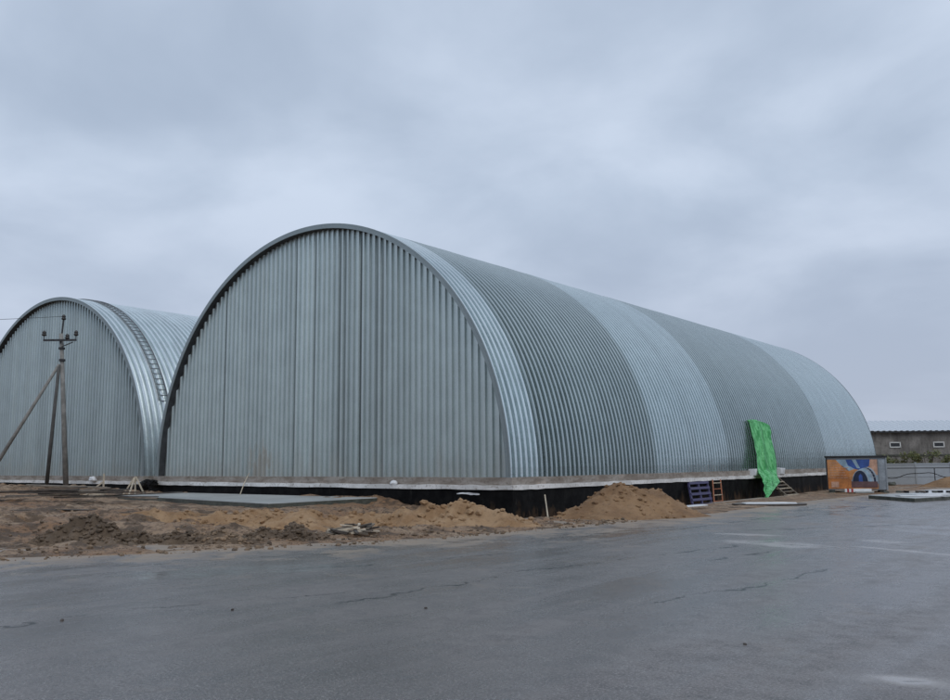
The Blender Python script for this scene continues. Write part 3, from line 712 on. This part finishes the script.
# ------------------------------------------------------------------ green tarp, door jamb blocks, stairs
t = NT('green_tarp'); v = t.coord(); f1_ = t.noise(t.coord((2.6, 2.6, .5)), 2.2, 6, .65, .8)
c = t.mix(t.mr(f1_, .38, .62, 0, 1), (.05, .40, .10), (.26, .78, .34)); t.bump(t.noise(v, 5, 4), .4, .05)
M_tarp = t.set(Base_Color=c, Roughness=.4)
tl_ = t.nd('ShaderNodeBsdfTranslucent'); t.l.new(c, tl_.inputs[0]); ms_ = t.nd('ShaderNodeMixShader'); ms_.inputs[0].default_value = .35
t.l.new(t.b.outputs[0], ms_.inputs[1]); t.l.new(tl_.outputs[0], ms_.inputs[2]); t.l.new(ms_.outputs[0], t.out.inputs[0])
KL = [(3.72, 21.3, .06), (3.55, 21.45, .10), (2.44, 21.15, .16), (1.18, 20.7, .34), (.7, 20.2, .80), (.23, 19.25, 1.13), (-.22, 18.3, 1.5)]
KR = [(3.66, 23.9, .06), (3.50, 24.2, .10), (2.74, 24.0, .16), (1.15, 23.5, .34), (.6, 22.3, .80), (.30, 20.8, 1.10), (.05, 19.3, 1.35)]
nv, nu = 90, 60; P = np.zeros((nv, nu, 3))
vz = np.linspace(0, 1, len(KL))
KL_, KR_ = np.array(KL), np.array(KR)
for i in range(nv):
    f = i / (nv - 1); a = np.array([np.interp(f, vz, KL_[:, k]) for k in range(3)]); b = np.array([np.interp(f, vz, KR_[:, k]) for k in range(3)])
    for j in range(nu):
        u = j / (nu - 1); p = a * (1 - u) + b * u
        fold = .09 * math.sin(u * 14 + 2.2 * f + 1.5 * math.sin(f * 5)) * min(1, .3 + f * 3) + .16 * float(fbm(np.array([u * 3.0]), np.array([f * 5.]), 3, 4)[0]) + .2 * (abs(float(fbm(np.array([u * 11.0 + 1.3 * math.sin(f * 4)]), np.array([f * 2.2]), 3, 14)[0])) - .1)
        bul = .10 * math.sin(PI * u) * min(1, f * 4) * (1 - .5 * f)
        z_ = p[0] + .10 * math.sin(PI * u) * (1 - f) - .18 * abs(float(fbm(np.array([u * 7.0]), np.array([9.]), 2, 8)[0])) * f
        rx = -R + math.sqrt(max(0, 100 - max(0, z_ - BZ) ** 2)) if z_ > BZ else 0
        P[i, j] = (rx + p[2] + fold * .8 + bul, p[1] + .05 * math.sin(f * 20 + u * 6), z_)
mb = MB(); mb.grid(P); o = mb.build('green_tarpaulin', M_tarp, None, True); q = o.modifiers.new('s', 'SOLIDIFY'); q.thickness = .006
tag(o, 'bright green tarpaulin hanging over a doorway in the side of the big hangar', 'tarpaulin')
for (y, lb) in ((20.75, 'white block on the ledge left of the green tarpaulin'), (24.55, 'white block on the ledge right of the green tarpaulin')):
    mb = MB(); mb.box((0, 0, 0), (.34, .62, .34), jit=.03); o = mb.build('foam_block', M_white, None, loc=(.22, y, 1.08), bevel=.02); tag(o, lb, 'block', 'white blocks beside the doorway')
st = thing('wooden_steps', 'rough wooden steps going down from the doorway under the green tarpaulin', 'steps', (.35, 22.0, -.25))
for yy in (0, 1.7):
    mb = MB(); mb.beam((0, yy, .98), (1.35, yy - .8, .05), .06, .16, (0, 0, 1)); mb.build('stringer', M_wood, st)
for i in range(6):
    k = (i + .5) / 6; mb = MB(); mb.beam((1.35 * k, -.8 * k - .06, 1.02 - .93 * k), (1.35 * k, 1.76 - .8 * k, 1.02 - .93 * k), .17, .04); mb.build('tread', M_woodpale if i % 2 else M_wood, st)

# ------------------------------------------------------------------ kiosk with advertising banner
fr = Vector((.96, .28, 0)).normalized(); fb = Vector((-fr.y, fr.x, 0)); ang = math.atan2(fr.y, fr.x)
kz = gz(3.3, 24.0)
cb0 = thing('site_cabin', 'small black roofed cabin with an orange and blue banner beside the hangar', 'cabin', (3.02, 23.35, .02), ang)
M_cabin = simple('cabin_wall', (.27, .29, .31), .5, .1, .12, 3, .15, 30)
M_black = simple('cabin_roof', (.016, .016, .018), .5, 0, .3, 3, .2, 30)
W, Dp, Hc = 2.75, 2.1, 1.62
mb = MB(); mb.box((W / 2, Dp / 2, .12 + Hc / 2), (W, Dp, Hc)); mb.build('wall', M_cabin, cb0, bevel=.01)
mb = MB(); mb.box((W / 2, Dp / 2, .12 + Hc + .045), (W + .16, Dp + .2, .085)); mb.build('roof', M_black, cb0, bevel=.01)
mb = MB()
for x in (.2, W - .2):
    for y in (.2, Dp - .2): mb = MB(); mb.box((x, y, .03), (.3, .3, .18)); mb.build('footing', M_concdark, cb0)
for x in (.0, W):
    mb = MB(); mb.box((x, -.02, .12 + Hc / 2), (.07, .07, Hc)); mb.build('corner_post', M_black if x == 0 else M_cabin, cb0, bevel=.005)
BW, BH = 2.33, 1.46; bz0 = .18
def flat(name, col, rough=.45, var=.06): return simple(name, col, rough, 0, var, 2.2, .05, 20)
cols = [flat('print_orange', (.60, .27, .10), .45, .3), flat('print_deep_orange', (.52, .19, .05), .45, .3), flat('print_blue', (.035, .085, .30), .45, .3), flat('print_pale_blue', (.30, .42, .52), .45, .3), flat('print_navy', (.010, .018, .045), .45, .3), flat('print_white', (.36, .42, .48), .45, .3), flat('print_maroon', (.14, .075, .075), .45, .3), flat('print_peach', (.55, .32, .22), .45, .3), flat('print_grey', (.30, .33, .36), .45, .3)]
mb = MB()
mb.box((BW / 2 + .02, -.012, bz0 + BH / 2), (BW, .02, BH), mi=0)
def poly(pts, layer, mi):
    mb.add([(.02 + x * BW, -.022 - .0025 * layer, bz0 + y * BH) for x, y in pts], [tuple(range(len(pts)))], mi)
poly([(0, .0), (.44, .0), (.44, .62), (.3, .8), (.22, .45), (0, .38)], 1, 1)
poly([(.18, 1), (.46, 1), (.55, .68), (.42, .60), (.32, .74)], 1, 3)
poly([(.38, 1), (.86, 1), (.84, .78), (.70, .62), (.55, .68), (.42, .80)], 2, 2)
poly([(.86, 1), (1, 1), (1, .45), (.93, .5), (.84, .78)], 1, 7)
def arch(cx, rx, ry, layer, mi, y0=.22, n=18): poly([(cx + rx * math.cos(PI * i / n), y0 + ry * math.sin(PI * i / n)) for i in range(n + 1)], layer, mi)
poly([(.44, .28), (1, .18), (1, .46), (.9, .5)], 2, 3)
arch(.80, .19, .52, 3, 5); arch(.775, .185, .50, 4, 4); arch(.735, .185, .49, 5, 5); arch(.70, .18, .47, 6, 3); arch(.655, .165, .43, 7, 5); arch(.65, .15, .40, 8, 4)
for k in range(5):
    a0_ = .35 + k * .26; poly([(.70 + .18 * math.cos(a0_), .22 + .47 * math.sin(a0_)), (.70 + .18 * math.cos(a0_ + .035), .22 + .47 * math.sin(a0_ + .035)), (.80 + .17 * math.cos(a0_ + .035), .22 + .50 * math.sin(a0_ + .035)), (.80 + .17 * math.cos(a0_), .22 + .50 * math.sin(a0_))], 9, 8)
poly([(.62, .24), (.70, .24), (.695, .44), (.66, .52), (.625, .44)], 9, 2)
poly([(.50, 1), (.58, 1), (.66, .70), (.60, .70)], 3, 3)
poly([(.42, .05), (.99, .05), (.99, .25), (.44, .25)], 9, 6)
poly([(.40, .02), (.47, .02), (.47, .33), (.43, .33)], 10, 1)
poly([(.07, .05), (.22, .05), (.22, .24), (.07, .24)], 10, 7)
rg = random.Random(3)
for r_ in range(7):
    y = .88 - r_ * .085; x = .05; e_ = .2 if r_ < 2 else .36
    while x < e_:
        l = rg.uniform(.03, .08); poly([(x, y), (x + l, y), (x + l, y + .022), (x, y + .022)], 11, 7); x += l + .015
x = .66
mb2 = mb; mb.build('banner', cols, cb0)
mb = MB(); mb.box((2.55, -.014, .12 + .77), (.33, .024, 1.5)); mb.build('door_panel', cols[8], cb0, bevel=.004)
mb = MB(); mb.box((W + .012, .55, .95), (.022, .7, 1.4)); mb.build('side_door', M_steel, cb0)
M_red = flat('red_paint', (.35, .03, .03))
bp = thing('barrier_board', 'red and white striped barrier board on the ground before the cabin', 'barrier', (4.2, 22.1, .08), math.radians(38))
mb = MB(); mb.box((.62, 0, .08), (1.3, .10, .16)); mb.build('board', M_white, bp, bevel=.01)
mb = MB()
for x in (.12, .32): mb.box((x, 0, .08), (.10, .108, .168))
mb.build('red_stripe', M_red, bp)
mb = MB(); mb.box((.9, .02, .0), (.9, .3, .08)); mb.build('foot', M_conc, bp, bevel=.01)

# ------------------------------------------------------------------ right-hand slab with boards and bricks
mb = MB(); A_ = Vector((8.85, 14.35, 0)); B_ = Vector((6.55, 16.9, 0)); C_ = Vector((11.2, 22.5, 0))
pl = [B_, A_, A_ + (C_ - A_) * 1.0 + Vector((0, 0, 0)), B_ + (C_ - A_) * 1.0]
slab(mb, pl[::1], -.05, .15)
o = mb.build('concrete_slab', [M_conc, M_concdark]); tag(o, 'raised concrete slab with white boards on it at the right edge', 'slab')
rg = random.Random(9)
for i in range(5):
    k = A_.lerp(B_, .25 + .12 * i) + (C_ - A_).normalized() * (1.4 + i * 1.1)
    lay('panel_offcut', (k.x, k.y), math.radians(25 + rg.uniform(-12, 20)), rg.uniform(1.4, 2.2), rg.uniform(.7, 1.0), .04, .175 + .012 * i, 0, M_white, label='white panel lying flat on the slab at the right edge', cat='panel', group='white panels on the right slab')
for i in range(11):
    k = Vector((7.2, 17.6, 0)) + Vector((.86, .51, 0)) * i * .27 + Vector((rg.uniform(-.1, .1), rg.uniform(-.2, .2), 0))
    lay('brick', (k.x, k.y), rg.uniform(0, 3), .2, .11, .08, .27, 0, rg.choice([M_bitumen, M_wooddark, M_concdark]), label='dark brick in the row lying on the white panels of the right slab', cat='brick', group='row of dark bricks')
lay('dark_beam', (10.0, 19.6), math.radians(35), 1.5, .25, .12, .30, 0, M_bitumen, label='dark beam on the white panels near the right edge', cat='beam')

# ------------------------------------------------------------------ fence, railing, hose
t_fence = [flat('fence_grey', (.30, .32, .335), .8), flat('fence_blue_grey', (.34, .37, .40), .8), flat('fence_pale', (.47, .49, .52), .8)]
F0 = Vector((-1.2, 36.6, 0)); FD = Vector((.789, .614, 0)); fa = math.atan2(FD.y, FD.x)
fn = thing('concrete_fence', 'low grey concrete panel fence behind the railing at the right', 'fence', F0, fa)
x = 0
for i in range(9):
    l = 1.95 if i % 3 else 2.3; mb = MB(); mb.box((x + l / 2, 0, .68), (l - .09, .07, 1.44)); mb.box((x + l / 2, -.04, 1.36), (l - .09, .05, .08)); mb.box((x + l / 2, -.04, .55), (l - .09, .03, .06))
    mb.build('panel', t_fence[2] if i in (4,) else t_fence[i % 2], fn, bevel=.008)
    mb = MB(); mb.box((x + l - .0, 0, .72), (.12, .14, 1.5)); mb.build('post', t_fence[0], fn, bevel=.01); x += l
rl = thing('pipe_railing', 'thin dark pipe railing with two posts standing before the grey fence', 'railing', (2.7, 35.2, 0), fa)
mb = MB(); mb.tube([(-1, 0, 1.12), (6.5, 0, 1.12)], .028, 8); mb.build('rail', M_steel, rl)
for x in (.35, 3.4, 6.3): mb = MB(); mb.tube([(x, 0, -.1), (x, 0, 1.14)], .03, 8); mb.build('post', M_steel, rl)
mb = MB(); pts = [Vector((2.5, 35.0, .5)) + FD * (i * .25) + Vector((0, 0, .34 * math.exp(-((i - 11.5) / 5.0) ** 2) + .05 * math.sin(i))) for i in range(20)]
mb.tube(pts, .022, 8); tag(mb.build('hose', M_bitumen, None, True), 'black hose looped along the railing in front of the grey fence', 'hose')
blob('dark_bucket_heap', (3.6, 34.2, .18), .22, .2, .15, M_concdark, 6, label='small dark sack at the foot of the railing post', cat='sack')

# ------------------------------------------------------------------ far building and bushes
t = NT('grimy_wall'); v = t.coord(); s1 = t.noise(t.coord((1.2, 1.2, .18)), 1., 6, .65); s2 = t.noise(v, .5, 5, .6); s3 = t.noise(v, 5, 4)
c = t.mix(t.mr(s1, .35, .65, 0, 1), (.11, .10, .092), (.24, .225, .205)); c = t.mix(t.mr(s2, .45, .65, 0, .7), c, (.30, .28, .26)); c = t.mix(t.mr(s3, .5, .7, 0, .4), c, (.06, .055, .05))
t.bump(s3, .3, .03); M_far = t.set(Base_Color=c, Roughness=.85)
M_slate = simple('pale_slate_roof', (.52, .56, .60), .35, 0, .05, 1.5, .2, 12)
b0 = Vector((-5.6, 74.6, 0)) - FD * 22
fbd = thing('farm_building', 'long grimy grey building with small white windows beyond the fence', 'building', b0, fa)
BL = 60; Hb = 4.55
mb = MB(); mb.box((BL / 2, 5, Hb / 2), (BL, 10, Hb)); mb.build('wall', M_far, fbd)
mb = MB(); mb.box((BL / 2, -.03, 2.12), (BL, .10, .16)); mb.build('lintel_band', M_concdark, fbd)
mb = MB()
rowsn = prof(-.5, BL + .5, .6, .05)
P = np.array([[(x, -.45, Hb + .02 + o), (x, 1.65, Hb + .50 + o), (x, 1.65, Hb + .47 + o), (x, 3.6, Hb + .92 + o), (x, 3.6, Hb + .89 + o), (x, 5.2, Hb + 1.30 + o), (x, 10.45, Hb + .02 + o)] for x, o in rowsn])
mb.grid(P); o = mb.build('roof', M_slate, fbd); q = o.modifiers.new('s', 'SOLIDIFY'); q.thickness = .03
mb = MB(); mb.box((BL / 2, -.42, Hb - .06), (BL + .8, .06, .16)); mb.build('eave_board', M_black, fbd)
M_pane = simple('dark_pane', (.02, .023, .026), .15, 0, .3, 4, .05, 20); M_frame = flat('window_frame_white', (.62, .62, .60))
def window(x):
    mb = MB(); z0, z1, w_ = 2.95, 3.42, 1.05
    mb.box((x, -.03, z0), (w_, .10, .11)); mb.box((x, -.03, z1), (w_, .10, .11)); mb.box((x - w_ / 2, -.03, (z0 + z1) / 2), (.11, .10, z1 - z0 + .11)); mb.box((x + w_ / 2, -.03, (z0 + z1) / 2), (.11, .10, z1 - z0 + .11))
    o = mb.build('window', M_frame, fbd); mb = MB(); mb.box((x, -.005, (z0 + z1) / 2), (w_ - .1, .03, z1 - z0 - .1)); mb.build('pane', M_pane, o)
for i in range(-2, 6): window(22.65 + i * 4.5)
t = NT('leaf'); c = t.mix(t.mr(t.noise(t.coord(), 2.5, 3), .35, .65, 0, 1), (.11, .135, .05), (.21, .21, .085)); M_leaf = t.set(Base_Color=c, Roughness=.6)
def bush(x, w_, h_, seed, label):
    rg = random.Random(seed); p = b0 + FD * x - Vector((-.614, .789, 0)) * 1.6; r = thing('bush', label, 'bush', (p.x, p.y, 0), 0, 'bushes along the far building')
    mb = MB()
    for k in range(6):
        a = rg.uniform(0, 6.28); mb.tube([(0, 0, 0), (math.cos(a) * w_ * .3, math.sin(a) * w_ * .3, h_ * .5), (math.cos(a) * w_ * .45, math.sin(a) * w_ * .45, h_ * .85)], [.04, .03, .015], 5)
    mb.build('stem', M_wooddark, r); mb = MB()
    cl = [(rg.uniform(-w_, w_) * .7, rg.uniform(-.6, .6), rg.uniform(.3, .85) * h_, rg.uniform(.25, .5)) for _ in range(11)]
    for _ in range(900):
        cx, cy, cz, cr__ = rg.choice(cl); d = Vector((rg.gauss(0, 1), rg.gauss(0, 1), rg.gauss(0, 1))).normalized() * cr__ * rg.random() ** .4 * 1.2
        p = Vector((cx, cy, cz)) + d; s_ = rg.uniform(.06, .13); Rm = Matrix.Rotation(rg.uniform(0, 6.28), 3, 'Z') @ Matrix.Rotation(rg.uniform(0, 3), 3, 'X')
        mb.add([p + Rm @ Vector(q) * s_ for q in ((-1, 0, 0), (0, -.5, .1), (1, 0, 0), (0, .5, .1))], [(0, 1, 2, 3)])
    mb.build('foliage', M_leaf, r)
BUSH = [(20.5, 1.3, 2.2, 'low dark green bush behind the end of the hangar'), (22.6, 1.5, 2.5, 'green bush under the first white window of the far building'), (25.0, 1.6, 2.7, 'largest green bush right of the first white window'), (27.4, 1.2, 2.2, 'small bush near the second white window'), (30.5, 1.0, 1.7, 'lowest bush at the right end of the bush row')]
for i, (x, w_, h_, lb) in enumerate(BUSH): bush(x, w_, h_, 50 + i, lb)

# ------------------------------------------------------------------ small things on the asphalt
rg = random.Random(8)
for (x, y, lb) in ((8.19, -16.82, 'dark pebble alone on the wet asphalt left of centre'), (7.29, -18.3, 'pebble on the wet asphalt near the lower left'), (13.5, -15.36, 'dark pebble on the wet asphalt right of centre'), (9.9, -15.5, 'tiny stone in the middle of the wet asphalt')):
    mb = MB(); mb.rock((0, 0, .006), .019); tag(mb.build('pebble', M_wooddark, None, loc=(x, y, .0)), lb, 'pebble')
